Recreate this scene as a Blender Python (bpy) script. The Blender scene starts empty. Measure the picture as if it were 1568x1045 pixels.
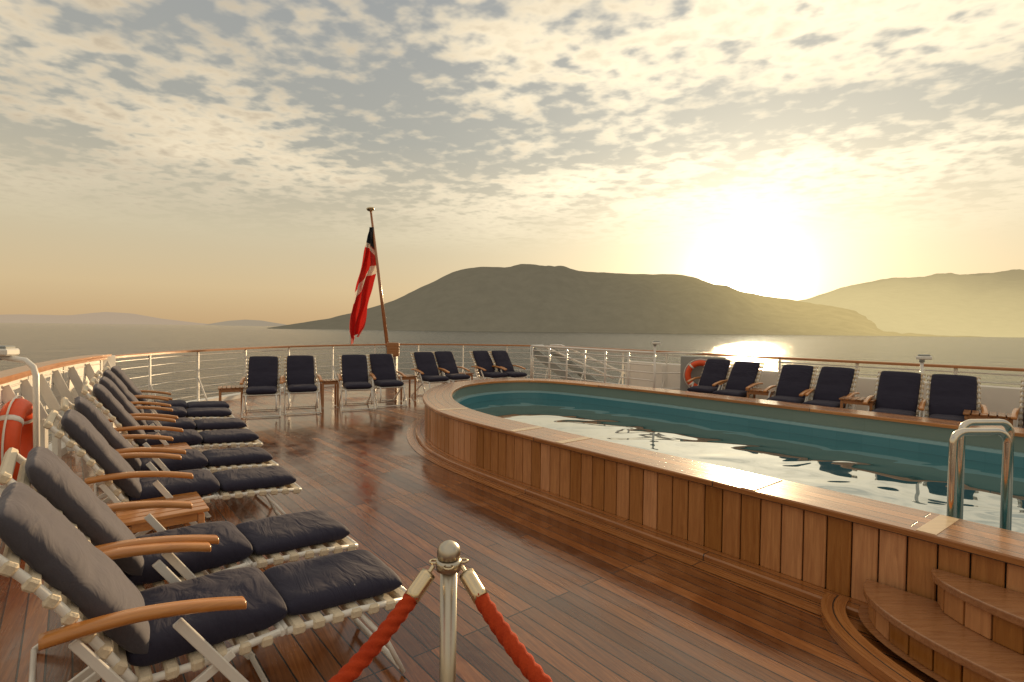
import bpy, bmesh, math, random
from mathutils import Vector, Matrix, noise
random.seed(4)
scene=bpy.context.scene
try:
    scene.view_settings.view_transform='Standard'; scene.view_settings.look='None'; scene.view_settings.exposure=0
except Exception as e: print(e)
UX=Vector((.632,-.775,0)); NX=Vector((.775,.632,0)); AXA=math.radians(50.8)
def TN(t,n,z=0): return Vector((t*.632+n*.775, -t*.775+n*.632, z))

# ------------------------------------------------------------ node helpers
def newmat(name):
    m=bpy.data.materials.new(name); m.use_nodes=True
    nt=m.node_tree; b=nt.nodes['Principled BSDF']; return m,nt,b
def nd(nt,t,**kw):
    n=nt.nodes.new(t)
    for k,v in kw.items(): setattr(n,k,v)
    return n
def L(nt,a,b): nt.links.new(a,b)
def math_(nt,op,a,b=None,c=None,clamp=False):
    n=nd(nt,'ShaderNodeMath',operation=op); n.use_clamp=clamp
    for i,v in enumerate((a,b,c)):
        if v is None: continue
        if hasattr(v,'is_linked') or hasattr(v,'links'): L(nt,v,n.inputs[i])
        else: n.inputs[i].default_value=v
    return n.outputs[0]
def mix_(nt,f,a,b,blend='MIX'):
    n=nd(nt,'ShaderNodeMix',data_type='RGBA',blend_type=blend)
    for i,v in ((0,f),(6,a),(7,b)):
        if hasattr(v,'links'): L(nt,v,n.inputs[i])
        elif i==0: n.inputs[i].default_value=v
        else: n.inputs[i].default_value=(*v,1) if len(v)==3 else v
    return n.outputs[2]
def ramp_(nt,f,stops):
    n=nd(nt,'ShaderNodeValToRGB'); L(nt,f,n.inputs[0])
    cr=n.color_ramp
    while len(cr.elements)<len(stops): cr.elements.new(.5)
    for e,(p,c) in zip(cr.elements,stops):
        e.position=p; e.color=(*c,1) if len(c)==3 else c
    return n.outputs[0]
def noise_(nt,vec,scale,detail=4,rough=.5,dist=0):
    n=nd(nt,'ShaderNodeTexNoise'); L(nt,vec,n.inputs['Vector'])
    n.inputs['Scale'].default_value=scale; n.inputs['Detail'].default_value=detail
    n.inputs['Roughness'].default_value=rough; n.inputs['Distortion'].default_value=dist
    return n.outputs['Fac']
def mapping_(nt,vec,loc=(0,0,0),rot=(0,0,0),scale=(1,1,1)):
    n=nd(nt,'ShaderNodeMapping'); L(nt,vec,n.inputs[0])
    n.inputs[1].default_value=loc; n.inputs[2].default_value=rot; n.inputs[3].default_value=scale
    return n.outputs[0]
def bump_(nt,h,strength,dist,b,prev=None):
    n=nd(nt,'ShaderNodeBump'); n.inputs['Strength'].default_value=strength; n.inputs['Distance'].default_value=dist
    L(nt,h,n.inputs['Height']); 
    if b is not None: L(nt,n.outputs[0],b.inputs['Normal'])
    return n.outputs[0]

def simple(name,col,rough=.5,metal=0,nscale=30,var=.15,bump=0,coat=0):
    m,nt,b=newmat(name)
    tc=nd(nt,'ShaderNodeTexCoord').outputs['Object']
    f=noise_(nt,tc,nscale,3,.6)
    d=tuple(c*(1-var) for c in col); u=tuple(min(1,c*(1+var)) for c in col)
    L(nt,mix_(nt,f,d,u),b.inputs['Base Color'])
    b.inputs['Roughness'].default_value=rough; b.inputs['Metallic'].default_value=metal
    b.inputs['Coat Weight'].default_value=coat
    if bump: bump_(nt,f,bump,.01,b)
    return m
def wood(name,c1,c2,rot=0,scale=(1.2,14,14),rough=.35,coat=.3,island=True,local=False,bump=.15,vv=(.55,.72)):
    m,nt,b=newmat(name)
    tc=nd(nt,'ShaderNodeTexCoord').outputs['Object']
    v=mapping_(nt,tc,rot=(0,0,rot),scale=scale)
    if island:
        g=nd(nt,'ShaderNodeNewGeometry').outputs['Random Per Island']
        off=nd(nt,'ShaderNodeVectorMath',operation='SCALE'); cb=nd(nt,'ShaderNodeCombineXYZ')
        for i in range(3): L(nt,g,cb.inputs[i])
        L(nt,cb.outputs[0],off.inputs[0]); off.inputs['Scale'].default_value=37
        ad=nd(nt,'ShaderNodeVectorMath',operation='ADD'); L(nt,v,ad.inputs[0]); L(nt,off.outputs[0],ad.inputs[1]); v=ad.outputs[0]
    f=noise_(nt,v,3,4,.62,.6)
    f2=noise_(nt,v,14,2,.6,0)
    c=mix_(nt,math_(nt,'MULTIPLY_ADD',f,1.8,-.4,clamp=True),c1,c2)
    c=mix_(nt,.35,c,mix_(nt,f2,(.6,.6,.6),(1.2,1.2,1.2)),'MULTIPLY')
    if island:
        k=nd(nt,'ShaderNodeHueSaturation'); L(nt,c,k.inputs['Color'])
        L(nt,math_(nt,'MULTIPLY_ADD',g,vv[0],vv[1]),k.inputs['Value'])
        L(nt,math_(nt,'MULTIPLY_ADD',g,-.2,1.1),k.inputs['Saturation']); c=k.outputs[0]
    L(nt,c,b.inputs['Base Color'])
    L(nt,math_(nt,'MULTIPLY_ADD',f,.3,rough-.15),b.inputs['Roughness'])
    b.inputs['Coat Weight'].default_value=coat; b.inputs['Coat Roughness'].default_value=.15
    bump_(nt,f2,bump,.004,b)
    return m

# ------------------------------------------------------------ materials
M_teak=wood('teak_varnished',(.44,.165,.045),(.66,.30,.095),scale=(2,18,18),rough=.35,coat=.5)
M_rim=None
M_plank=wood('teak_cladding',(.38,.145,.045),(.64,.30,.11),scale=(14,14,1.0),rough=.38,coat=.2,vv=(.55,.62))
M_tread=wood('teak_tread',(.22,.078,.021),(.35,.15,.048),rot=AXA,rough=.28,coat=.4)
M_white=simple('white_paint',(.78,.76,.72),.35,nscale=6,var=.06)
M_tube=simple('white_enamel_tube',(.75,.73,.70),.3,nscale=8,var=.08)
M_strap=simple('woven_strap',(.64,.55,.42),.7,nscale=90,var=.2,bump=.3)
M_steel=simple('polished_steel',(.62,.58,.52),.14,1,nscale=12,var=.1)
M_brush=simple('brushed_steel',(.50,.46,.39),.33,1,nscale=12,var=.1)
M_brass=simple('satin_metal',(.66,.55,.38),.25,1,nscale=12,var=.1)
M_dark=simple('dark_caulk',(.015,.012,.01),.6)
M_grey=simple('grey_panel',(.30,.32,.32),.5,nscale=4)
M_orange=simple('life_ring_orange',(.75,.09,.02),.5,nscale=9,var=.15)
M_hull=simple('hull_paint',(.7,.7,.68),.4,nscale=1)
M_cap=wood('teak_handrail',(.32,.11,.03),(.48,.20,.065),scale=(3,3,20),rough=.35,coat=.5,island=False)
def cushion_mat(name,c1,c2,sh):
    m,nt,b=newmat(name)
    tc=nd(nt,'ShaderNodeTexCoord').outputs['Object']
    f=noise_(nt,tc,5,3,.6); w=noise_(nt,mapping_(nt,tc,scale=(2.2,.8,1)),5,3,.5,1.6)
    weave=noise_(nt,tc,260,1,.5)
    L(nt,mix_(nt,math_(nt,'MULTIPLY_ADD',weave,.5,math_(nt,'MULTIPLY',f,.5)),c1,c2),b.inputs['Base Color'])
    b.inputs['Roughness'].default_value=.8; b.inputs['Specular IOR Level'].default_value=.3
    b.inputs['Sheen Weight'].default_value=sh; b.inputs['Sheen Roughness'].default_value=.45; b.inputs['Sheen Tint'].default_value=(.85,.80,.85,1)
    bump_(nt,w,.45,.025,b)
    return m
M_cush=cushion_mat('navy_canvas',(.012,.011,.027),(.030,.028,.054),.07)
M_cush_lit=cushion_mat('lit_navy_canvas',(.045,.042,.056),(.085,.080,.10),.2)  # same navy canvas, greyer: light on the backs painted into the colour
def rope_mat():
    m,nt,b=newmat('red_rope')
    tc=nd(nt,'ShaderNodeTexCoord').outputs['Object']
    f=noise_(nt,tc,160,3,.6); g=noise_(nt,tc,22,2,.6)
    L(nt,mix_(nt,math_(nt,'MULTIPLY_ADD',g,.6,math_(nt,'MULTIPLY',f,.4)),(.26,.018,.006),(.56,.07,.016)),b.inputs['Base Color'])
    b.inputs['Roughness'].default_value=.9; b.inputs['Specular IOR Level'].default_value=.2
    bump_(nt,f,.6,.004,b); return m
M_rope=rope_mat()
def deck_mat():
    m,nt,b=newmat('wet_teak_deck')
    tc=nd(nt,'ShaderNodeTexCoord').outputs['Object']
    v=mapping_(nt,tc,rot=(0,0,AXA))
    br=nd(nt,'ShaderNodeTexBrick'); L(nt,v,br.inputs['Vector'])
    br.offset=.37; br.offset_frequency=3
    I=br.inputs; I['Color1'].default_value=(0,0,0,1); I['Color2'].default_value=(1,1,1,1); I['Mortar'].default_value=(.5,.5,.5,1)
    I['Scale'].default_value=1; I['Mortar Size'].default_value=.0042; I['Mortar Smooth'].default_value=.2; I['Bias'].default_value=0
    I['Brick Width'].default_value=2.3; I['Row Height'].default_value=.098
    per=br.outputs['Color']
    cb=nd(nt,'ShaderNodeVectorMath',operation='MULTIPLY_ADD'); L(nt,per,cb.inputs[0]); cb.inputs[1].default_value=(40,40,40)
    L(nt,mapping_(nt,tc,rot=(0,0,AXA),scale=(1.3,1,1)),cb.inputs[2])
    st=mapping_(nt,cb.outputs[0],scale=(1,22,1))
    g=noise_(nt,st,2.5,5,.65,.5); g2=noise_(nt,st,10,2,.6)
    c=mix_(nt,math_(nt,'MULTIPLY_ADD',g,2.0,-.5,clamp=True),(.145,.048,.014),(.43,.185,.058))
    c=mix_(nt,.8,c,mix_(nt,per,(.34,.26,.22),(1.55,1.45,1.35)),'MULTIPLY')
    c=mix_(nt,.35,c,mix_(nt,g2,(.4,.4,.4),(1.3,1.3,1.3)),'MULTIPLY')
    big=noise_(nt,tc,.7,3,.55,.4)
    damp=noise_(nt,tc,2.6,4,.6,.8)
    wet=ramp_(nt,math_(nt,'ADD',math_(nt,'MULTIPLY',big,.65),math_(nt,'MULTIPLY',damp,.35)),[(.38,(0,0,0)),(.54,(1,1,1))])
    c=mix_(nt,wet,c,mix_(nt,1.0,c,(.68,.58,.50),'MULTIPLY'))
    c=mix_(nt,br.outputs['Fac'],c,(.012,.009,.008))
    L(nt,c,b.inputs['Base Color'])
    r=math_(nt,'MULTIPLY_ADD',wet,-.20,.28)
    r=math_(nt,'MULTIPLY_ADD',g2,.18,math_(nt,'ADD',r,-.05))
    L(nt,r,b.inputs['Roughness'])
    b.inputs['Specular IOR Level'].default_value=.9
    h=math_(nt,'SUBTRACT',math_(nt,'MULTIPLY',g,.25),br.outputs['Fac'])
    und=noise_(nt,v,9,2,.5)
    h=math_(nt,'MULTIPLY_ADD',und,.6,math_(nt,'MULTIPLY_ADD',per,.35,h))
    bump_(nt,h,.5,.004,b); return m
M_deck=deck_mat()
def rim_mat():
    m,nt,b=newmat('pool_coaming_teak')
    uv=nd(nt,'ShaderNodeUVMap').outputs[0]
    br=nd(nt,'ShaderNodeTexBrick'); L(nt,uv,br.inputs['Vector']); br.offset=.4
    I=br.inputs; I['Color1'].default_value=(0,0,0,1); I['Color2'].default_value=(1,1,1,1); I['Mortar'].default_value=(.5,.5,.5,1)
    I['Scale'].default_value=1; I['Mortar Size'].default_value=.004; I['Mortar Smooth'].default_value=.1
    I['Brick Width'].default_value=1.9; I['Row Height'].default_value=.112
    per=br.outputs['Color']
    cb=nd(nt,'ShaderNodeVectorMath',operation='MULTIPLY_ADD'); L(nt,per,cb.inputs[0]); cb.inputs[1].default_value=(40,40,40); L(nt,uv,cb.inputs[2])
    g=noise_(nt,mapping_(nt,cb.outputs[0],scale=(1.2,20,1)),2.5,5,.6,.5)
    c=mix_(nt,math_(nt,'MULTIPLY_ADD',g,1.9,-.45,clamp=True),(.32,.11,.028),(.56,.245,.075))
    c=mix_(nt,.6,c,mix_(nt,per,(.5,.44,.4),(1.35,1.3,1.2)),'MULTIPLY')
    c=mix_(nt,br.outputs['Fac'],c,(.02,.015,.012))
    L(nt,c,b.inputs['Base Color'])
    L(nt,math_(nt,'MULTIPLY_ADD',g,.3,.12),b.inputs['Roughness'])
    b.inputs['Coat Weight'].default_value=.35; b.inputs['Coat Roughness'].default_value=.14
    h=math_(nt,'SUBTRACT',math_(nt,'MULTIPLY',g,.3),br.outputs['Fac'])
    h=math_(nt,'MULTIPLY_ADD',per,.3,h)
    bump_(nt,h,.5,.004,b); return m
M_rim=rim_mat()
M_pale=wood('pale_teak_block',(.55,.36,.18),(.72,.52,.30),rot=AXA,rough=.35,coat=.3)
def tile_mat(name,c1,c2,sz=.05):
    m,nt,b=newmat(name)
    uv=nd(nt,'ShaderNodeUVMap').outputs[0]
    br=nd(nt,'ShaderNodeTexBrick'); L(nt,uv,br.inputs['Vector']); br.offset=0
    I=br.inputs; I['Color1'].default_value=(*c1,1); I['Color2'].default_value=(*c2,1); I['Mortar'].default_value=(c1[0]*.85,c1[1]*.85,c1[2]*.85,1)
    I['Scale'].default_value=1; I['Mortar Size'].default_value=.002; I['Brick Width'].default_value=sz; I['Row Height'].default_value=sz
    L(nt,br.outputs['Color'],b.inputs['Base Color']); b.inputs['Roughness'].default_value=.25; return m
M_tile=tile_mat('pool_tile_teal',(.055,.20,.25),(.065,.22,.27),.3)
M_paint=tile_mat('pool_upper_panel',(.16,.22,.20),(.17,.23,.205),.9)
M_ledge=tile_mat('pool_ledge_blue',(.24,.40,.44),(.26,.42,.46),.9)
def water_mat(name,base,sc,strength,dist,rough,aniso=(1,1,1),rot=0,det=4,second=None):
    m,nt,b=newmat(name)
    tc=nd(nt,'ShaderNodeTexCoord').outputs['Object']
    v=mapping_(nt,tc,rot=(0,0,rot),scale=aniso)
    f=noise_(nt,v,sc,det,.55,.5)
    if second: f=math_(nt,'ADD',f,math_(nt,'MULTIPLY',noise_(nt,v,sc*second[0],3,.5,.5),second[1]))
    c=noise_(nt,v,sc*.1,2,.5)
    L(nt,mix_(nt,c,tuple(x*.8 for x in base),tuple(x*1.2 for x in base)),b.inputs['Base Color'])
    b.inputs['Roughness'].default_value=rough; b.inputs['IOR'].default_value=1.33
    bump_(nt,f,strength,dist,b); return m
M_sea=water_mat('sea_water',(.035,.034,.032),.35,1.0,.8,.12,(1,1.6,1),.3,5,(.12,2.2))
def pool_water_mat():
    m,nt,b=newmat('pool_water')
    tc=nd(nt,'ShaderNodeTexCoord').outputs['Object']
    v=mapping_(nt,tc,rot=(0,0,AXA),scale=(1,1.4,1))
    f=noise_(nt,v,1.25,1,.4,.5)
    bn=bump_(nt,f,.5,.026,None)
    di=nd(nt,'ShaderNodeBsdfDiffuse'); di.inputs[0].default_value=(.025,.12,.14,1)
    gl=nd(nt,'ShaderNodeBsdfGlossy'); gl.inputs['Roughness'].default_value=.015; gl.inputs[0].default_value=(1,1,1,1)
    L(nt,bn,gl.inputs['Normal'])
    fr=nd(nt,'ShaderNodeFresnel'); fr.inputs[0].default_value=1.55; L(nt,bn,fr.inputs['Normal'])
    ms=nd(nt,'ShaderNodeMixShader'); L(nt,math_(nt,'MULTIPLY_ADD',fr.outputs[0],1.35,.08,clamp=True),ms.inputs[0])
    L(nt,di.outputs[0],ms.inputs[1]); L(nt,gl.outputs[0],ms.inputs[2]); L(nt,ms.outputs[0],nt.nodes['Material Output'].inputs[0])
    return m
M_pw=pool_water_mat()

# ------------------------------------------------------------ mesh builder
class MB:
    def __init__(s): s.bm=bmesh.new(); s.uv=s.bm.loops.layers.uv.new('UVMap'); s.mats=[]
    def mi(s,m):
        if m not in s.mats: s.mats.append(m)
        return s.mats.index(m)
    def face(s,vs,m,smooth=False,uvs=None):
        try: f=s.bm.faces.new(vs)
        except ValueError: return None
        f.material_index=s.mi(m); f.smooth=smooth
        if uvs:
            for l,u in zip(f.loops,uvs): l[s.uv].uv=u
        return f
    def tube(s,pts,r,m,seg=8,cap=True,radii=None,closed=False,twist=None):
        pts=[Vector(p) for p in pts]; n=len(pts); rings=[]; up=None; L_=0
        lens=[0]
        for i in range(1,n): lens.append(lens[-1]+(pts[i]-pts[i-1]).length)
        for i,p in enumerate(pts):
            if closed: d=pts[(i+1)%n]-pts[i-1]
            else: d=(pts[min(i+1,n-1)]-pts[max(i-1,0)])
            d.normalize()
            if up is None: up=Vector((0,0,1)) if abs(d.z)<.9 else Vector((1,0,0))
            a=d.cross(up); 
            if a.length<1e-4: a=d.cross(Vector((0,1,0)))
            a.normalize(); b=a.cross(d); b.normalize(); up=b
            rr=radii[i] if radii else r
            def R_(k):
                if not twist: return rr
                return rr*(1+twist[1]*(abs(math.sin(twist[0]*(k*math.pi/seg)+lens[i]*twist[2]))-.6))
            rings.append([s.bm.verts.new(p+(a*math.cos(k*2*math.pi/seg)+b*math.sin(k*2*math.pi/seg))*R_(k)) for k in range(seg)])
        rng=range(n if closed else n-1)
        for i in rng:
            A=rings[i];B=rings[(i+1)%n]; l0=lens[i]; l1=lens[(i+1)%n] if i<n-1 else lens[i]+.05
            for k in range(seg):
                k2=(k+1)%seg
                s.face([A[k],B[k],B[k2],A[k2]],m,True,[(l0,k/seg),(l1,k/seg),(l1,(k+1)/seg),(l0,(k+1)/seg)])
        if cap and not closed: s.face(rings[0],m); s.face(rings[-1][::-1],m)
    def box(s,c,size,m,rot=None,bev=0):
        c=Vector(c); R=rot if rot else Matrix.Identity(3)
        h=[x/2 for x in size]
        if bev<=0:
            vs=[s.bm.verts.new(c+R@Vector((sx*h[0],sy*h[1],sz*h[2]))) for sx in(-1,1) for sy in(-1,1) for sz in(-1,1)]
            for q in((0,1,3,2),(4,6,7,5),(0,4,5,1),(2,3,7,6),(0,2,6,4),(1,5,7,3)): s.face([vs[i] for i in q],m)
        else:
            g={}
            for sx in(-1,1):
                for sy in(-1,1):
                    for sz in(-1,1):
                        for ax in range(3):
                            v=[sx*(h[0]-bev),sy*(h[1]-bev),sz*(h[2]-bev)]
                            v[ax]+=(sx,sy,sz)[ax]*bev
                            g[(sx,sy,sz,ax)]=s.bm.verts.new(c+R@Vector(v))
            for ax in range(3):
                o=[i for i in range(3) if i!=ax]
                for sg in(-1,1):
                    q=[]
                    for a,b in((-1,-1),(1,-1),(1,1),(-1,1)):
                        k=[0,0,0]; k[ax]=sg;k[o[0]]=a;k[o[1]]=b; q.append(g[(*k,ax)])
                    s.face(q,m)
                for a in(-1,1):
                    for b in(-1,1):
                        k0=[0,0,0];k1=[0,0,0];k0[ax]=-1;k1[ax]=1
                        for k in(k0,k1): k[o[0]]=a;k[o[1]]=b
                        s.face([g[(*k0,o[0])],g[(*k1,o[0])],g[(*k1,o[1])],g[(*k0,o[1])]],m)
            for sx in(-1,1):
                for sy in(-1,1):
                    for sz in(-1,1): s.face([g[(sx,sy,sz,i)] for i in range(3)],m)
    def beam(s,a,b,w,h,m,bev=0):
        a=Vector(a);b=Vector(b);d=b-a; x=d.normalized()
        y=Vector((0,0,1)).cross(x)
        if y.length<1e-3: y=Vector((0,1,0))
        y.normalize(); z=x.cross(y)
        R=Matrix((x,y,z)).transposed()
        s.box((a+b)/2,(d.length,w,h),m,R,bev)
    def sweep(s,path,prof,m,closed=False,profclosed=True,smooth=False,mats=None,inward=1):
        n=len(path); rings=[]; lens=[0]
        for i in range(1,n+1): lens.append(lens[-1]+(path[i%n]-path[i-1]).length)
        pl=[0]
        for i in range(1,len(prof)+1):
            a=prof[i-1];b=prof[i%len(prof)]; pl.append(pl[-1]+math.hypot(a[0]-b[0],a[1]-b[1]))
        for i in range(n):
            if closed: d=path[(i+1)%n]-path[i-1]
            else: d=path[min(i+1,n-1)]-path[max(i-1,0)]
            d=Vector((d.x,d.y,0)).normalized(); nr=Vector((d.y,-d.x,0))*inward
            rings.append([s.bm.verts.new(Vector((path[i].x,path[i].y,0))+nr*o+Vector((0,0,z+path[i].z))) for o,z in prof])
        k=len(prof)
        for i in range(n if closed else n-1):
            A=rings[i];B=rings[(i+1)%n]
            for j in range(k if profclosed else k-1):
                j2=(j+1)%k
                mm=mats[j] if mats else m
                s.face([A[j],B[j],B[j2],A[j2]],mm,smooth,[(lens[i],pl[j]),(lens[i+1],pl[j]),(lens[i+1],pl[j+1]),(lens[i],pl[j+1])])
        if not closed and profclosed: s.face(rings[0],m); s.face(rings[-1][::-1],m)
    def pillow(s,L_,W,T,m,mat4,crease=None,nx=30,ny=20,seed=0):
        def pt(i,j,sg):
            x=-1+2*i/nx; y=-1+2*j/ny
            e=lambda q: math.copysign(1-(1-abs(q))**1.6,q)
            x=e(x);y=e(y)
            h=max(0,(1-abs(x)**7))*max(0,(1-abs(y)**7)); h=h**.42
            cx=x*(1-.035*abs(y)**5) ; cy=y*(1-.045*abs(x)**5)
            if crease:
                for c in crease: h*=1-.5*math.exp(-((x-c)/.045)**2)
            nn=noise.noise(Vector((x*1.7+seed,y*1.7,sg)))*.16+noise.noise(Vector((x*5+seed,y*2.2,sg*2)))*.09
            h*=(1+nn+.12*(1-x*x)*(1-y*y))
            return mat4@Vector((cx*L_/2,cy*W/2,sg*h*T/2))
        top=[[s.bm.verts.new(pt(i,j,1)) for j in range(ny+1)] for i in range(nx+1)]
        bot=[[top[i][j] if i in(0,nx) or j in(0,ny) else s.bm.verts.new(pt(i,j,-1)) for j in range(ny+1)] for i in range(nx+1)]
        for i in range(nx):
            for j in range(ny):
                s.face([top[i][j],top[i+1][j],top[i+1][j+1],top[i][j+1]],m,True)
                s.face([bot[i][j],bot[i][j+1],bot[i+1][j+1],bot[i+1][j]],m,True)
    def mesh(s,name,up=False):
        me=bpy.data.meshes.new(name); bmesh.ops.recalc_face_normals(s.bm,faces=s.bm.faces)
        if up:
            s.bm.normal_update()
            for f in s.bm.faces:
                if f.normal.z<0: f.normal_flip()
        s.bm.to_mesh(me); s.bm.free()
        for m in s.mats: me.materials.append(m)
        return me
    def obj(s,name,parent=None,loc=None,up=False):
        o=bpy.data.objects.new(name,s.mesh(name,up)); scene.collection.objects.link(o)
        if parent: o.parent=parent
        if loc: o.location=loc
        return o
def empty(name,loc=(0,0,0),rz=0):
    e=bpy.data.objects.new(name,None); e.location=loc; e.rotation_euler=(0,0,rz); e.empty_display_size=.2
    scene.collection.objects.link(e); return e
def catmull(P,k=8,closed=False):
    out=[];n=len(P)
    g=(lambda i:P[i%n]) if closed else (lambda i:P[max(0,min(n-1,i))])
    for i in range(n if closed else n-1):
        a,b,c,d=g(i-1),g(i),g(i+1),g(i+2)
        for j in range(k):
            t=j/k
            out.append(.5*((2*b)+(c-a)*t+(2*a-5*b+4*c-d)*t*t+(3*b-a-3*c+d)*t**3))
    if not closed: out.append(P[-1].copy())
    return out
def resample(P,sp,closed=False):
    Q=P+[P[0]] if closed else P
    tot=sum((Q[i+1]-Q[i]).length for i in range(len(Q)-1)); n=max(2,round(tot/sp)); st=tot/n
    out=[Q[0].copy()];acc=0;tgt=st
    for i in range(len(Q)-1):
        l=(Q[i+1]-Q[i]).length
        while l>0 and acc+l>=tgt-1e-9 and len(out)<n+1:
            out.append(Q[i].lerp(Q[i+1],(tgt-acc)/l)); tgt+=st
        acc+=l
    if closed: out=out[:n]
    return out
def V(*a): return Vector(a if len(a)==3 else (*a,0))
def offset(P,o,closed=True):
    n=len(P);out=[]
    for i in range(n):
        d=(P[(i+1)%n]-P[i-1]) if closed else P[min(i+1,n-1)]-P[max(i-1,0)]
        d.normalize(); out.append(P[i]+Vector((d.y,-d.x,0))*o)
    return out

# ------------------------------------------------------------ pool
pool_pts=[V(3.34,1.44),V(2.08,2.99),V(1.13,4.15),V(.185,5.31),V(-.64,6.38),V(-1.09,7.25),V(-1.37,8.35),V(-1.40,9.5),V(-1.17,10.42),V(-.59,11.15),
 V(.24,11.5),V(1.15,11.25),V(2.55,9.98),V(3.61,8.75),V(4.56,7.59),V(5.76,6.12),V(7.1,4.5),TN(2.6,7.5),TN(3.1,5.9),TN(2.6,4.3)]
pool=resample(catmull(pool_pts,10,True),.14,True)
PE=empty('swimming_pool')
b=MB()
b.sweep(pool,[(0,.50),(0,.532),(.008,.54),(.442,.54),(.45,.532),(.45,.50)],M_rim,closed=True)
b.obj('coaming_rim',PE)
b=MB()
b.sweep(pool,[(.425,.499),(.425,.33),(.50,.33),(.50,.295),(.50,-1.2)],M_tile,closed=True,profclosed=False,mats=[M_paint,M_ledge,M_ledge,M_tile])
fl=[b.bm.verts.new(p+Vector((0,0,-1.2))) for p in offset(pool,.50)]
b.face(fl,M_tile)
b.obj('basin_wall',PE)
b=MB(); wo=offset(pool,.498)
n=len(wo)
wv=[b.bm.verts.new(V(p.x,p.y,.18)) for p in wo]
es=[b.bm.edges.new((wv[i],wv[(i+1)%n])) for i in range(n)]
bmesh.ops.triangle_fill(b.bm,use_beauty=True,use_dissolve=False,edges=es)
b.mi(M_pw)
b.obj('pool_water',PE,up=True)
b=MB()
wp=resample(offset(pool,.045),.135,True); n=len(wp)
for i in range(n):
    a=wp[i];c=wp[(i+1)%n];d=(c-a).normalized()
    a2=a+d*.004;c2=c-d*.004
    b.beam(V(a2.x,a2.y,.27),V(c2.x,c2.y,.27),.022,.455,M_plank,.005)
b.obj('plank_cladding',PE)
b=MB(); b.sweep(pool,[(.06,.01),(.06,.499),(.10,.499),(.10,.01)],M_dark,closed=True); b.obj('backing',PE)
b=MB()
b.sweep(pool,[(-.10,0.001),(-.10,.035),(-.09,.045),(.035,.045),(.035,.001)],M_rim,closed=True)
b.obj('base_kerb',PE)
b=MB(); b.sweep(pool,[(-.24,.004),(-.104,.004)],M_rim,closed=True,profclosed=False); b.obj('margin_plank',PE)
b=MB()
for (t) in (-6.0,-4.35,-3.55,-1.75,-.75,.6):
    q=min(pool,key=lambda p:(p-TN(t,3.5)).length); i=pool.index(q)
    d=(pool[(i+1)%len(pool)]-pool[i-1]).normalized(); nr=Vector((d.y,-d.x,0))
    b.beam(q+nr*.02+V(0,0,.540),q+nr*.43+V(0,0,.540),.09,.005,M_pale)
b.obj('butt_block',PE)

# steps
ST=empty('pool_steps')
def halfell(a,bb,c=.1,n0=3.5,k=40):
    return [TN(c-a*math.cos(math.pi*i/k),n0-bb*math.sin(math.pi*i/k)) for i in range(k+1)]
for nm,a,bb,z in(('lower',1.18,.62,.20),('upper',.88,.38,.37)):
    b=MB(); P=halfell(a,bb); 
    top=[b.bm.verts.new(p+V(0,0,z)) for p in P]; bot=[b.bm.verts.new(p+V(0,0,z-.04)) for p in P]
    b.face(top,M_tread); b.face(bot[::-1],M_tread)
    for i in range(len(P)-1): b.face([top[i],top[i+1],bot[i+1],bot[i]],M_tread,False)
    o=b.obj(nm+'_tread',ST); md=o.modifiers.new('b','BEVEL'); md.width=.006; md.segments=2; md.limit_method='ANGLE'
    b=MB(); Q=resample(halfell(a-.035,bb-.035),.12)
    z0=.045 if nm=='lower' else .20
    for i in range(len(Q)-1):
        d=(Q[i+1]-Q[i]).normalized()*.004
        zc=(z0+z-.04)/2
        b.beam(Q[i]+d+V(0,0,zc),Q[i+1]-d+V(0,0,zc),.02,z-.04-z0-.002,M_plank,.004)
    Q2=halfell(a-.06,bb-.06)
    b.sweep(Q2,[(0,z0-.03),(0,z-.045)],M_dark,profclosed=False)
    b.obj(nm+'_riser',ST)
b=MB(); b.sweep(halfell(1.26,.72),[(0,.001),(0,.052),(.12,.052),(.12,.001)],M_rim); b.obj('kerb',ST)
b=MB(); f=[b.bm.verts.new(p+V(0,0,.046)) for p in halfell(1.2,.64)]; b.face(f,M_tread); b.obj('step_base',ST)

# ladder
LD=empty('pool_ladder')
def hoop(x0,x1,y,ztop,zb,off=0):
    r=.07; pts=[V(x0,y,zb)]
    for k in range(7):
        a=math.pi-k*math.pi/2/6; pts.append(V(x0+r+r*math.cos(a),y,ztop-r+r*math.sin(a)))
    for k in range(7):
        a=math.pi/2-k*math.pi/2/6; pts.append(V(x1-r+r*math.cos(a),y+off,ztop-r+r*math.sin(a)))
    pts.append(V(x1,y+off,zb)); return pts
b=MB(); b.tube(hoop(2.64,2.98,3.22,1.015,-.9,.02),.022,M_steel,14); b.obj('front_hoop',LD)
b=MB(); b.tube(hoop(2.97,3.31,3.56,1.015,-.9,.02),.022,M_steel,14); b.obj('rear_hoop',LD)
b=MB()
for z in(-.15,-.4,-.65): b.beam(V(2.64,3.22,z),V(2.97,3.56,z),.08,.03,M_steel)
b.obj('rungs',LD)

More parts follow.
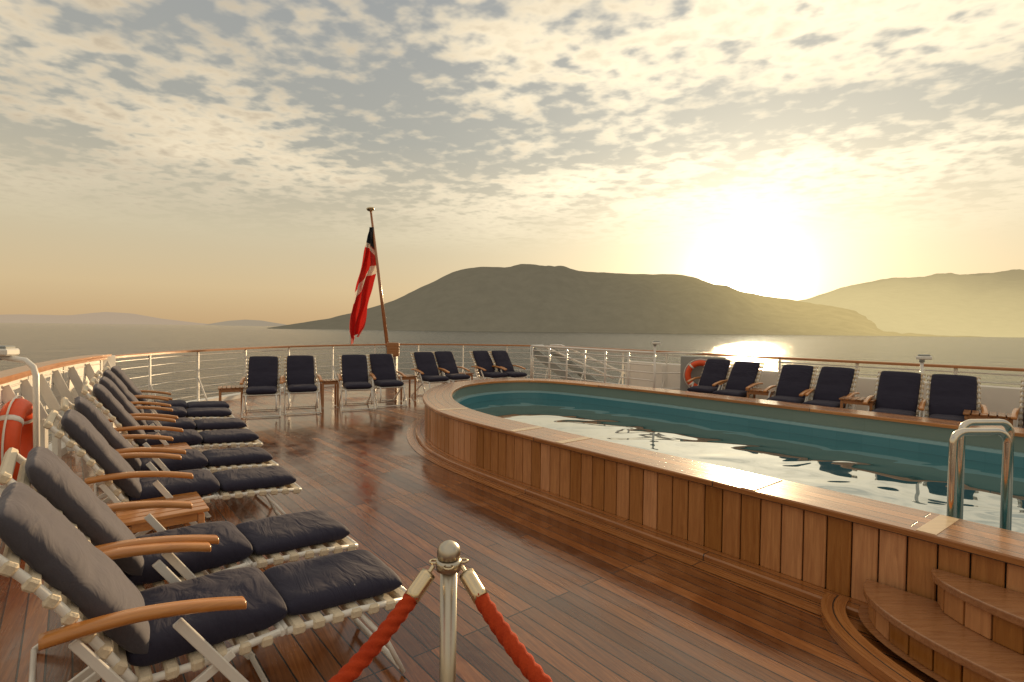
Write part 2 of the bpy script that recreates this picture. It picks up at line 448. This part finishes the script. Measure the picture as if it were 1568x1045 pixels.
# ------------------------------------------------------------ rail, deck, hull
rail_pts=[V(.9,-3.4),V(-.9,-1.0),V(-2.75,1.7),V(-4.56,4.83),V(-5.45,6.4),V(-6.12,8.0),V(-6.3,9.3),V(-6.25,10.75),V(-5.45,13.5),V(-3.75,15.75),V(-2.4,16.4),V(-.96,16.5),V(1.06,15.9),V(3.0,13.6),V(4.45,11.55),V(5.9,9.6),V(7.4,7.83),V(9.5,5.2),V(12,2.1)]
rail=resample(catmull(rail_pts,10),.15)
edge=offset(rail,-.16,False)
bm=bmesh.new(); uvl=bm.loops.layers.uv.new('UVMap')
ov=[bm.verts.new(p) for p in edge]+[bm.verts.new(V(11,-3)),bm.verts.new(V(4,-6))]
es=[bm.edges.new((ov[i],ov[(i+1)%len(ov)])) for i in range(len(ov))]
iv=[bm.verts.new(p) for p in offset(pool,.07)]
es+=[bm.edges.new((iv[i],iv[(i+1)%len(iv)])) for i in range(len(iv))]
bmesh.ops.triangle_fill(bm,use_beauty=True,use_dissolve=False,edges=es)
bm.normal_update()
for f in bm.faces:
    if f.normal.z<0: f.normal_flip()
me=bpy.data.meshes.new('deck'); bm.to_mesh(me); bm.free(); me.materials.append(M_deck)
o=bpy.data.objects.new('deck',me); scene.collection.objects.link(o)
b=MB(); b.sweep(offset(rail,-.17,False),[(0,-.002),(-.02,-.3),(.3,-10.5)],M_hull,profclosed=False,smooth=True); b.obj('ship_hull')
RL=empty('stern_railing')
b=MB(); b.sweep(rail,[(-.045,1.06),(-.045,1.09),(-.03,1.105),(.03,1.105),(.045,1.09),(.045,1.06)],M_cap); b.obj('teak_handrail',RL)
b=MB()
for z in(.19,.36,.53,.70,.87,1.0): b.tube([p+V(0,0,z) for p in rail],.007 if z<1 else .011,M_tube,5)
for i,p in enumerate(resample(rail,1.35)):
    b.beam(p+V(0,0,0),p+V(0,0,1.06),.035,.035,M_white)
    q=min(range(len(rail)),key=lambda k:(rail[k]-p).length)
    d=(rail[min(q+1,len(rail)-1)]-rail[max(q-1,0)]).normalized(); nr=V(d.y,-d.x)
    b.beam(p+V(0,0,.55),p+nr*.22+V(0,0,.05),.02,.03,M_white)
b.obj('stanchions_and_wires',RL)
b=MB(); b.sweep(rail,[(-.13,.001),(-.13,.09),(.09,.09),(.09,.001)],M_white); b.obj('waterway_kerb',RL)
LB=empty('gangway_gate')
b=MB()
seg=[p for p in rail if 3.2<p.y<8.2 and p.x<-3]
for i,p in enumerate(resample(seg,.62)):
    b.beam(p+V(0,0,1.02),p+NX*.16+V(0,0,.62),.035,.10,M_white,.004)
    b.beam(p+NX*.16+V(0,0,.62),p+NX*.16+V(0,0,.04),.05,.07,M_white,.004)
b.sweep(resample(seg,.3),[(-.10,1.107),(-.10,1.135),(.10,1.135),(.10,1.107)],M_cap)
b.sweep(resample(seg,.3),[(-.02,.6),(-.02,1.05),(.0,1.05),(.0,.6)],M_white)
b.obj('plates',LB)
b=MB()
pp=V(-6.17,8.25); b.box(pp+V(0,0,.56),(.10,.22,1.10),M_white,Matrix.Rotation(-.2,3,'Z'),.01); b.obj('gate_post',LB)
BW=empty('white_bulwark')
segR=[p for p in rail if p.x>2.9 and p.y<13.8]
b=MB(); b.sweep(segR,[(-.07,.09),(-.07,.80),(-.03,.82),(.01,.80),(.01,.09)],M_white); 
rs=resample(segR,1.1)
for p in rs: b.beam(p+V(0,0,.1)-NX*.05,p+V(0,0,.78)-NX*.05,.05,.12,M_white,.005)
b.obj('panel',BW)

# stair railing
SR=empty('stair_railing')
b=MB()
P=[V(.6,15.5),V(1.3,14.5),V(2.1,13.2),V(3.1,11.75)]; P=resample(catmull(P,6),.2)
for z in(.15,.32,.49,.66,.83,.98): b.tube([p+V(0,0,z) for p in P],.016,M_tube,6)
b.tube([p+V(0,0,1.1) for p in P],.028,M_tube,8)
for p in resample(P,.75): b.tube([p,p+V(0,0,1.1)],.025,M_tube,8)
e=P[-1]; f=V(4.3,11.9)
for z in(.32,.66,1.1): b.tube([e+V(0,0,z),f+V(0,0,z)],.018,M_tube,6)
b.obj('rails',SR)
b=MB()
for o_ in(0,.75):
    s0=V(.95,16.0,1.0)+NX*(o_-.5); s1=V(2.9,13.7,-.5)+NX*(o_-.5)
    b.beam(s0,s1,.03,.24,M_grey)
    b.tube([s0+V(0,0,.1),s0+V(.3,-.3,.12),s1+V(0,0,.9)],.026,M_tube,8)
    b.tube([s0+V(0,0,-.9),s0+V(0,0,.1)],.026,M_tube,8)
for k in range(6):
    q=V(.95,16.0,1.0).lerp(V(2.9,13.7,-.5),(k+.5)/6)
    b.beam(q-NX*.5,q+NX*.25,.22,.03,M_grey)
b.obj('stair_flight',SR)

# lamps
def lamp(loc,h,pts=None,hs=1):
    E=empty('deck_lamp_post',loc)
    b=MB(); b.tube(pts or [V(0,0,0),V(0,0,h)],.022,M_tube,10); b.tube([V(0,0,0),V(0,0,.02)],.07,M_white,12); b.obj('post',E)
    b=MB(); e=(pts or [V(0,0,0),V(0,0,h)])[-1]
    b.box(e+V(.03,0,.035),(.17*hs,.12*hs,.05*hs),M_white,None,.012); b.box(e+V(.03,0,.07),(.13*hs,.09*hs,.03),M_grey,None,.008)
    b.tube([e+V(0,0,-.03),e+V(0,0,.03)],.035,M_grey,10); b.obj('lamp_head',E)
lamp(V(3.1,11.75),1.28); lamp(V(6.02,7.95),1.2)
lamp(V(-3.78,4.3),1.3,[V(0,0,0),V(0,0,1.18),V(-.02,0,1.25),V(-.08,0,1.30),V(-.3,0,1.33)],1.1)

# life rings
def ring(loc,rot,R=.29,r=.07):
    E=empty('life_ring',loc); E.rotation_euler=rot
    b=MB(); pts=[V(R*math.cos(a),R*math.sin(a)) for a in [k*2*math.pi/40 for k in range(40)]]
    b.tube(pts,r,M_orange,14,closed=True); b.obj('ring',E)
    b=MB()
    for k in range(4):
        a=k*math.pi/2+.785
        q=[V(R*math.cos(a+d),R*math.sin(a+d)) for d in(-.07,0,.07)]
        b.tube(q,r+.004,M_white,14)
        q=[V((R+r+.02)*math.cos(a+d),(R+r+.02)*math.sin(a+d)) for d in [j*math.pi/2/8 for j in range(9)]]
        b.tube(q,.008,M_white,6)
    b.obj('bands_and_rope',E)
ring(V(-4.26,4.66,.54),(math.pi/2,0,math.radians(-60)),.32,.085)
ring(V(3.95,11.3,.66),(math.pi/2,0,math.radians(-25)),.26,.06)
b=MB(); b.box(V(4.03,11.42,.62),(.9,.06,.85),M_grey,Matrix.Rotation(math.radians(-25),3,'Z'),.01); b.box(V(4.35,11.15,.25),(.5,.4,.5),M_white,None,.02); b.obj('life_ring_locker')

# ------------------------------------------------------------ flagpole + flag
FP=empty('flagpole')
base=V(-3.52,15.9,.0); top=V(-4.45,17.0,5.2)
M_pole=wood('pole_varnish',(.30,.10,.035),(.45,.18,.07),scale=(6,6,1),rough=.3,coat=.6,island=False)
b=MB(); k=base.lerp(top,.17)
b.tube([k,top],.05,M_pole,12,radii=[.055,.035]); b.obj('pole',FP)
b=MB(); b.tube([base-V(0,0,.0),k],.065,M_white,12); b.box(base+V(0,0,.5),(.3,.3,1.0),M_grey,None,.03); b.box(base+V(.1,-.3,.95),(.35,.12,.4),M_tread,None,.02); b.obj('socket',FP)
b=MB(); d=(top-base).normalized()
b.tube([top,top+d*.04,top+d*.08,top+d*.12],.1,M_brass,14,radii=[.04,.11,.13,.05]); b.obj('finial',FP)
m,nt,bs=newmat('flag_cloth')
uv=nd(nt,'ShaderNodeUVMap').outputs[0]; sx=nd(nt,'ShaderNodeSeparateXYZ'); L(nt,uv,sx.inputs[0]); w,v=sx.outputs[0],sx.outputs[1]
line=math_(nt,'ABSOLUTE',math_(nt,'ADD',v,math_(nt,'MULTIPLY_ADD',w,.26,-.62)))
f1=math_(nt,'LESS_THAN',line,.045)
f2=math_(nt,'LESS_THAN',math_(nt,'ADD',v,math_(nt,'MULTIPLY',w,-.10)),.16)
f3=math_(nt,'LESS_THAN',math_(nt,'ABSOLUTE',math_(nt,'SUBTRACT',math_(nt,'ADD',v,math_(nt,'MULTIPLY',w,-.15)),.155)),.022)
c=mix_(nt,f1,(.50,.025,.02),(.72,.66,.6)); c=mix_(nt,f2,c,(.03,.035,.05)); c=mix_(nt,f3,c,(.7,.65,.6))
L(nt,c,bs.inputs['Base Color']); bs.inputs['Roughness'].default_value=.8
tr=nd(nt,'ShaderNodeBsdfTranslucent'); L(nt,c,tr.inputs[0]); ms=nd(nt,'ShaderNodeMixShader'); ms.inputs[0].default_value=.35
L(nt,bs.outputs[0],ms.inputs[1]); L(nt,tr.outputs[0],ms.inputs[2]); L(nt,ms.outputs[0],nt.nodes['Material Output'].inputs[0])
rows=[(4.67,-4.44,-4.32),(4.36,-4.54,-4.28),(3.96,-4.64,-4.23),(3.45,-4.76,-4.15),(3.04,-4.83,-4.28),(2.53,-4.93,-4.40),(2.02,-5.02,-4.46),(1.51,-5.04,-4.58),(1.1,-4.99,-4.74)]
b=MB(); NR,NC=70,36; G=[]
for i in range(NR+1):
    q=i/NR*(len(rows)-1); a=min(int(q),len(rows)-2); t=q-a
    z,xl,xr=[rows[a][j]*(1-t)+rows[a+1][j]*t for j in range(3)]
    G.append([])
    for j in range(NC+1):
        s=j/NC; amp=.10*min(1,i/12)+.01
        y=16.82+amp*math.sin(s*15+i*.05)+amp*.5*math.sin(s*31+i*.11)
        x=xl+(xr-xl)*s+.02*math.sin(i*.3+s*9)
        zz=z-.10*math.sin(s*math.pi*2+1)*min(1,i/20)+(.25*s if i>NR*.7 else 0)*((i/NR-.7)/.3)
        G[-1].append(b.bm.verts.new(V(x,y,zz)))
for i in range(NR):
    for j in range(NC):
        b.face([G[i][j],G[i][j+1],G[i+1][j+1],G[i+1][j]],m,True,[(j/NC,i/NR),((j+1)/NC,i/NR),((j+1)/NC,(i+1)/NR),(j/NC,(i+1)/NR)])
b.obj('ensign_flag')

# ------------------------------------------------------------ rope stanchion
def stanchion(loc):
    E=empty('rope_stanchion',loc)
    b=MB(); 
    def lathe(prof,m,seg=24):
        b.tube([V(0,0,z) for z,r in prof],1,m,seg,radii=[r for z,r in prof])
    lathe([(0,.15),(.012,.15),(.02,.13),(.03,.03)],M_brush)
    lathe([(.02,.024),(.90,.024)],M_brush); b.obj('post',E)
    b=MB(); lathe([(.90,.026),(.905,.036),(.928,.038),(.935,.032)],M_brush)
    lathe([(.935,.029),(.940,.033),(.955,.034),(.968,.031),(.978,.023),(.985,.012),(.988,.003)],M_brush)
    for a in(0,1,2,3):
        an=a*math.pi/2+.1; c=V(math.cos(an)*.042,math.sin(an)*.042,.928); tq=V(-math.sin(an),math.cos(an))
        b.tube([c+ (V(math.cos(an),math.sin(an))*.012*math.cos(h)+tq*.012*math.sin(h)) for h in [k*math.pi/6 for k in range(12)]],.0035,M_brass,6,closed=True)
    b.obj('cap_and_hooks',E)
stanchion(V(-.175,1.545)); stanchion(V(-.95,.55)); stanchion(V(.72,.55))
def rope(a,c,S):
    E=empty('barrier_rope'); pts=[]
    N=360
    for i in range(N+1):
        s=i/N; p=a.lerp(c,s); p.z-=4*S*s*(1-s); pts.append(p)
    b=MB(); b.tube(pts[24:-24],.0205,M_rope,20,twist=(3,.28,95)); b.obj('cord',E)
    b=MB()
    for q in(pts[6:30:4],pts[-30:-6:4]): b.tube(q,.0225,M_brass,16)
    b.tube(pts[0:8],.006,M_brass,6); b.tube(pts[-8:],.006,M_brass,6); b.obj('ferrules',E)
rope(V(-.215,1.52,.925),V(-.93,.59,.925),.23); rope(V(-.135,1.52,.925),V(.69,.58,.925),.22)

# ------------------------------------------------------------ chairs
def chair_meshes(foot,seed=0):
    r=.015; W=.27; out={}
    back=catmull([V(0,0,.39),V(-.10,0,.56),V(-.24,0,.78),V(-.41,0,.99)],5)
    b=MB()
    for s in(-1,1):
        y=s*W
        b.tube([V(-.02,y,.385),V(.2,y,.38),V(.47,y,.40)],r,M_tube)
        b.tube([p+V(0,y,0) for p in back],r,M_tube)
        b.beam(V(.12,s*.30,.57),V(.50,s*.30,.015),.018,.035,M_tube,.003)
        b.beam(V(-.16,s*.30,.60),V(-.02,s*.30,.38),.018,.03,M_tube,.003)
        b.beam(V(.30,s*.285,.39),V(-.34,s*.285,.015),.018,.035,M_tube,.003)
        b.tube([V(.50,s*.30,.012),V(.50,s*.30,-.0+.02)],.02,M_tube)
        if foot:
            b.tube([V(.50,s*.255,.385),V(.8,s*.255,.375),V(1.06,s*.255,.345)],r,M_tube)
            b.tube([V(.80,s*.25,.365),V(.94,s*.25,.18),V(1.02,s*.25,.012)],.011,M_tube)
        else:
            b.tube([V(.50,s*.24,.385),V(.53,s*.24,.2),V(.47,s*.24,.10)],r,M_tube)
    for p in((-.41,.99,W),(.50,.02,.30),(-.34,.02,.285),(-.01,.375,W),(.48,.39,W)): b.tube([V(p[0],-p[2],p[1]),V(p[0],p[2],p[1])],.012,M_tube)
    if foot:
        for x,z in((1.06,.345),(1.0,.05),(.50,.385)): b.tube([V(x,-.255,z),V(x,.255,z)],.013,M_tube)
    out['frame']=b.mesh('frame')
    b=MB()
    def strap(c,ang,w,wid=.042):
        R=Matrix.Rotation(ang,3,'Y')
        b.box(c,(wid,w*2+.045,.040),M_strap,R,.008)
    for k in range(6): strap(V(.03+k*.078,0,.385),0,W)
    rb=resample(back,.082)
    for k in range(1,len(rb)-0):
        strap(rb[k],math.radians(-54),W,.04)
    if foot:
        for k in range(7): strap(V(.545+k*.080,0,.383-.003*k-.0006*k*k),math.radians(4),.255,.05)
    out['straps']=b.mesh('straps')
    b=MB()
    for s in(-1,1):
        pts=[V(-.24,s*.315,.635),V(-.15,s*.315,.64),V(-.02,s*.315,.64),V(.1,s*.318,.628),V(.22,s*.32,.607),V(.31,s*.32,.585),V(.335,s*.32,.577)]
        pts=catmull(pts,4); rings=[]
        n=len(pts)
        for i,p in enumerate(pts):
            f=i/(n-1); w=.030 if f<.9 else .030*math.sqrt(max(.05,1-((f-.9)/.1)**2)); h=.016 if f<.93 else .016*math.sqrt(max(.15,1-((f-.93)/.07)**2))
            rings.append([b.bm.verts.new(p+V(0,w*cy,h*cz)) for cy,cz in((-1,-.5),(-1,.4),(-.75,1),(.75,1),(1,.4),(1,-.5),(.75,-1),(-.75,-1))])
        for i in range(n-1):
            for k in range(8): b.face([rings[i][k],rings[i+1][k],rings[i+1][(k+1)%8],rings[i][(k+1)%8]],M_teak,True)
        b.face(rings[0],M_teak); b.face(rings[-1][::-1],M_teak)
    out['armrests']=b.mesh('armrests')
    b=MB()
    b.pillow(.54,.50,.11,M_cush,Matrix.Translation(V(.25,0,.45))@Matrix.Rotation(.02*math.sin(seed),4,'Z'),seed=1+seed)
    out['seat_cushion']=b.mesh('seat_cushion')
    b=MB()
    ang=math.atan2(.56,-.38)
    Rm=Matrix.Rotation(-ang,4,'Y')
    b.pillow(.69,.50,.095,M_cush_lit if foot else M_cush,Matrix.Translation(V(-.145,0,.735))@Rm@Matrix.Rotation(.02*math.cos(seed*2),4,'Z'),crease=[-.05],seed=5+seed)
    out['back_cushion']=b.mesh('back_cushion')
    if foot:
        b=MB(); b.pillow(.53,.45,.085,M_cush,Matrix.Translation(V(.78,0,.422))@Matrix.Rotation(math.radians(3),4,'Y')@Matrix.Rotation(.03*math.cos(seed),4,'Z'),seed=9+seed)
        out['foot_cushion']=b.mesh('foot_cushion')
    return out
CF=[chair_meshes(True,k*3.3) for k in range(3)]; CN=[chair_meshes(False,k*2.7) for k in range(2)]
cnt=[0]
def chair(x,y,ang,foot=True):
    E=empty('deck_lounge_chair',V(x,y,0),ang); cnt[0]+=1
    S=CF if foot else CN
    for k,me in S[cnt[0]%len(S)].items():
        o=bpy.data.objects.new(k,me); scene.collection.objects.link(o); o.parent=E
an=math.atan2(.632,.775)
for (x,y,da) in [(-.61,2.68,0),(-1.04,3.27,.02),(-1.76,4.33,-.03),(-2.25,5.03,.01),(-2.78,5.9,-.03),(-3.25,6.6,-.05),(-3.85,7.45,-.08),(-4.2,8.05,-.1)]:
    a=an+da; chair(x-1.06*math.cos(a),y-1.06*math.sin(a),a)
for (x,y,a) in [(-4.63,10.1,-68),(-4.1,10.5,-65),(-3.22,11.05,-67),(-2.78,11.5,-60),(-2.05,12.6,-55),(-1.65,13.1,-51),(-.78,13.7,-51),(-.32,13.9,-49)]:
    a=math.radians(a); chair(x+.3*math.cos(a),y+.3*math.sin(a),a,False)
for (x,y,a) in [(4.15,10.9,-135),(4.45,10.26,-139),(4.94,9.36,-134),(5.32,8.85,-138),(5.74,8.0,-133),(6.12,7.5,-129),(6.75,6.75,-135),(7.2,6.2,-135)]:
    a=math.radians(a); chair(x+.3*math.cos(a),y+.3*math.sin(a),a,False)

M_tbl=wood('teak_table',(.26,.10,.032),(.42,.19,.065),scale=(2,18,18),rough=.4,coat=.3)
def table(x,y,a,w=.46,l=.50,h=.44,mt=None):
    mt=mt or M_tbl
    E=empty('slatted_side_table',V(x,y,0),a); b=MB()
    n=6
    for i in range(n): b.box(V(0,-l/2+l*(i+.5)/n,h),(w,l/n-.014,.022),mt,None,.003)
    b.obj('top_slats',E); b=MB()
    for sx in(-1,1):
        for sy in(-1,1): b.box(V(sx*(w/2-.04),sy*(l/2-.04),h/2-.008),(.035,.035,h-.03),mt,None,.003)
        b.box(V(sx*(w/2-.04),0,h-.04),(.02,l-.12,.05),mt)
    for sy in(-1,1): b.box(V(0,sy*(l/2-.04),h-.04),(w-.12,.02,.05),mt)
    b.obj('legs_and_apron',E)
table(-2.22,3.42,an,mt=M_teak); table(-3.25,5.0,an,mt=M_teak)
table(-4.95,9.55,-1.1,.42,.42,.5); table(-3.62,10.75,-1.1,.36,.36,.52); table(-2.33,11.9,-1,.4,.4,.52); table(-1.15,13.1,-1,.36,.36,.5)
table(5.2,8.1,-2.3,.42,.45,.60); table(6.05,6.85,-2.3,.42,.5,.58); table(4.45,9.6,-2.3,.42,.45,.55)

# ------------------------------------------------------------ sea + hills
b=MB(); 
R=60000; c0=[b.bm.verts.new(V(R*math.cos(k*2*math.pi/64),R*math.sin(k*2*math.pi/64),-10)) for k in range(64)]
b.face(c0,M_sea); b.obj('sea_water',up=True)

SUN_AZ=math.radians(23.5); SUN_EL=math.radians(4.8)
sd=Vector((math.sin(SUN_AZ)*math.cos(SUN_EL),math.cos(SUN_AZ)*math.cos(SUN_EL),math.sin(SUN_EL)))
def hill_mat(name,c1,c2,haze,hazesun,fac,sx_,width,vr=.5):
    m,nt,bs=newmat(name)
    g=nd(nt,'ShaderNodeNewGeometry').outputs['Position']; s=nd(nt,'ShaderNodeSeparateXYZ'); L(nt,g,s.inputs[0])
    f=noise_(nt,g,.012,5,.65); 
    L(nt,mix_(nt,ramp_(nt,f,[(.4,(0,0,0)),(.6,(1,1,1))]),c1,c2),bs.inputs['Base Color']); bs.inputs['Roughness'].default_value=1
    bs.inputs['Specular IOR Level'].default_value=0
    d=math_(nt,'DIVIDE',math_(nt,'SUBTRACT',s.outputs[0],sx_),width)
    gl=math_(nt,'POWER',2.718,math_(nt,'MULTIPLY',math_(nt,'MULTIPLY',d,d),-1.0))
    e=nd(nt,'ShaderNodeEmission');  # aerial haze painted on the slopes as emission, brighter toward the sun
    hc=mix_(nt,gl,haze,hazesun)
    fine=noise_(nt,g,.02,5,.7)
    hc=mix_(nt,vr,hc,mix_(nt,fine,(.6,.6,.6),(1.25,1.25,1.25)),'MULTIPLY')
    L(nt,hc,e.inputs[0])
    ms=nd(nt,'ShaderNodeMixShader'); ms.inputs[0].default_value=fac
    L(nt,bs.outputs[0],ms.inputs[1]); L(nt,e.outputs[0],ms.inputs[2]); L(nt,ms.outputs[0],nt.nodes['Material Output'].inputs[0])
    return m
def hill(name,prof,ys,yr,yb,mat,rough=1,nx=240,ny=46,seed=0):
    b=MB(); G=[]
    x0,x1=prof[0][0],prof[-1][0]
    def hz(x):
        for (a,za),(c,zc) in zip(prof,prof[1:]):
            if a<=x<=c:
                t=(x-a)/(c-a); return za+(zc-za)*t
        return -10
    for i in range(nx+1):
        x=x0+(x1-x0)*i/nx; H=sum(hz(min(x1,max(x0,x+d*(x1-x0)/130))) for d in(-1,-.5,0,.5,1))/5+10
        G.append([])
        for j in range(ny+1):
            s=j/ny*1.4
            if s<=1: y=ys+(yr-ys)*s; k=math.sin(s*math.pi/2)**1.15
            else: y=yr+(yb-yr)*(s-1)/.4; k=1-.8*((s-1)/.4)**2
            nn=noise.fractal(Vector((x*.0035+seed,y*.0022,seed)),1,2,5)
            zz=-10+H*k*(1+rough*.24*nn*(1-s**3 if s<1 else 0))+ (H>8)*min(1,rough)*noise.noise(Vector((x*.02,y*.02,0)))*2
            xx=x*(y/yr if s<1 else 1)
            G[-1].append(b.bm.verts.new(V(xx,y+40*noise.noise(Vector((x*.004,seed,3))),zz-.5)))
    for i in range(nx):
        for j in range(ny): b.face([G[i][j],G[i+1][j],G[i+1][j+1],G[i][j+1]],mat,True)
    b.obj(name)
H1=[(-1180,-12),(-1080,4),(-890,38),(-702,84),(-576,123),(-420,200),(-340,243),(-263,274),(-200,288),(-138,293),(50,291),(200,283),(363,276),(520,270),(677,269),(786,271),(850,255),(927,216),(1084,186),(1180,174),(1272,158),(1413,140),(1616,102),(1800,66),(2000,34),(2200,8),(2380,-14)]
H2=[(1500,-12),(1800,100),(2004,192),(2282,240),(2611,346),(2800,380),(3016,406),(3319,424),(3600,440),(3967,455),(4635,460),(5600,300),(6500,-12)]
H3=[(-6870,-12),(-6600,40),(-6290,96),(-5900,125),(-5568,110),(-5200,50),(-4900,-12)]
H4=[(-21000,-12),(-19000,250),(-17500,300),(-15800,280),(-14500,420),(-13600,380),(-12500,200),(-10500,-12)]
m1=hill_mat('hill_scrub_painted_haze',(.05,.055,.03),(.09,.085,.05),(.178,.152,.102),(.72,.55,.24),.86,1350,560,.55)
m2=hill_mat('hill_scrub_far_painted_haze',(.06,.07,.03),(.10,.10,.05),(.36,.29,.165),(.78,.63,.31),.94,1500,1300,.25)
m3=hill_mat('island_painted_haze',(.06,.07,.05),(.10,.10,.08),(.38,.31,.22),(.5,.4,.3),.95,0,900,.1)
m4=hill_mat('island_far_painted_haze',(.06,.07,.05),(.10,.10,.08),(.47,.36,.25),(.5,.4,.3),.97,0,900,.1)
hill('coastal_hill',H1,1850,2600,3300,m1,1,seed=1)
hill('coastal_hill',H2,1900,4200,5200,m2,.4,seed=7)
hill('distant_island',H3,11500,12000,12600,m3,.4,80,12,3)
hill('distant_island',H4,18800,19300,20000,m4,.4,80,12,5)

# ------------------------------------------------------------ world
w=bpy.data.worlds.new('World'); scene.world=w; w.use_nodes=True; nt=w.node_tree
bg=nt.nodes['Background']
sky=nd(nt,'ShaderNodeTexSky'); sky.sky_type='NISHITA'; sky.sun_disc=False
sky.sun_elevation=SUN_EL; sky.sun_rotation=SUN_AZ; sky.air_density=1; sky.dust_density=1.6; sky.ozone_density=1.5; sky.altitude=10
STR=.1
tc=nd(nt,'ShaderNodeTexCoord').outputs['Generated']
nv=nd(nt,'ShaderNodeVectorMath',operation='NORMALIZE'); L(nt,tc,nv.inputs[0]); D=nv.outputs[0]
sp=nd(nt,'ShaderNodeSeparateXYZ'); L(nt,D,sp.inputs[0]); dz=math_(nt,'MAXIMUM',sp.outputs[2],0.0)
dt=nd(nt,'ShaderNodeVectorMath',operation='DOT_PRODUCT'); L(nt,D,dt.inputs[0]); dt.inputs[1].default_value=sd
dot=math_(nt,'MAXIMUM',dt.outputs['Value'],0.0)
K=1/STR
def kc(c,s=1): return tuple(x*K*s for x in c)
grad=ramp_(nt,math_(nt,'MULTIPLY',dz,1.6),[(0,(.62,.42,.22)),(.10,(.72,.54,.31)),(.25,(.68,.58,.39)),(.5,(.44,.43,.37)),(.8,(.38,.39,.38)),(1,(.50,.50,.47))])
gs=nd(nt,'ShaderNodeVectorMath',operation='SCALE'); L(nt,grad,gs.inputs[0]); gs.inputs['Scale'].default_value=K
base=mix_(nt,.88,sky.outputs[0],gs.outputs[0])
zc=math_(nt,'ADD',dz,.06)
cx=math_(nt,'DIVIDE',sp.outputs[0],zc); cy=math_(nt,'DIVIDE',sp.outputs[1],zc)
cv=nd(nt,'ShaderNodeCombineXYZ'); L(nt,cx,cv.inputs[0]); L(nt,cy,cv.inputs[1])
pv=cv.outputs[0]
ripple=noise_(nt,mapping_(nt,pv,rot=(0,0,.5),scale=(1,1.05,1)),10.0,3,.5,.1)
mid=noise_(nt,mapping_(nt,pv,loc=(3,1,0),rot=(0,0,.4),scale=(1,1.5,1)),2.4,3,.55,.3)
big=noise_(nt,mapping_(nt,pv,loc=(7.3,2.2,0)),.8,2,.5,.3)
cov=math_(nt,'ADD',math_(nt,'MULTIPLY',mid,.9),math_(nt,'MULTIPLY',big,1.3))
cl=math_(nt,'ADD',math_(nt,'MULTIPLY',ripple,1.15),cov)
mr=nd(nt,'ShaderNodeMapRange'); L(nt,cl,mr.inputs[0]); mr.inputs[1].default_value=1.46; mr.inputs[2].default_value=1.86
mr.interpolation_type='SMOOTHSTEP'
fade=nd(nt,'ShaderNodeMapRange'); L(nt,dz,fade.inputs[0]); fade.inputs[1].default_value=.12; fade.inputs[2].default_value=.28
fade.interpolation_type='SMOOTHSTEP'
cf=math_(nt,'MULTIPLY',mr.outputs[0],math_(nt,'MULTIPLY',fade.outputs[0],.92))
sunside=math_(nt,'POWER',dot,3)
ccol=mix_(nt,sunside,kc((.84,.72,.54)),kc((1.35,1.18,.88)))
shade=ramp_(nt,math_(nt,'ADD',ripple,math_(nt,'MULTIPLY',mid,.5)),[(.62,(1.10,1.08,1.02)),(1.0,(.66,.64,.62))])
ccol=mix_(nt,1.0,ccol,shade,'MULTIPLY')
c=mix_(nt,cf,base,ccol)
def glow(p,col,s):
    g=math_(nt,'MULTIPLY',math_(nt,'POWER',dot,p),s*K)
    v=nd(nt,'ShaderNodeVectorMath',operation='SCALE'); v.inputs[0].default_value=col; L(nt,g,v.inputs['Scale']); return v.outputs[0]
def add(a,b_):
    n=nd(nt,'ShaderNodeVectorMath',operation='ADD'); L(nt,a,n.inputs[0]); L(nt,b_,n.inputs[1]); return n.outputs[0]
c=add(c,glow(800,(1,.92,.65),8.0)); c=add(c,glow(100,(1,.92,.68),.7)); c=add(c,glow(12,(1,.88,.62),.42))
L(nt,c,bg.inputs[0]); bg.inputs[1].default_value=STR

sl=bpy.data.lights.new('sun','SUN'); sl.energy=5; sl.angle=math.radians(.6); sl.color=(1,.70,.38)
so=bpy.data.objects.new('sun',sl); scene.collection.objects.link(so)
so.rotation_euler=sd.to_track_quat('Z','Y').to_euler()

cam=bpy.data.cameras.new('camera'); co=bpy.data.objects.new('camera',cam); scene.collection.objects.link(co)
cam.sensor_width=36; cam.lens=19.06; cam.clip_start=.05; cam.clip_end=120000
co.matrix_world=Matrix.Translation((0,0,1.6))@Matrix.Rotation(math.radians(90-1.35),4,'X')@Matrix.Rotation(.0115,4,'Z')
scene.camera=co
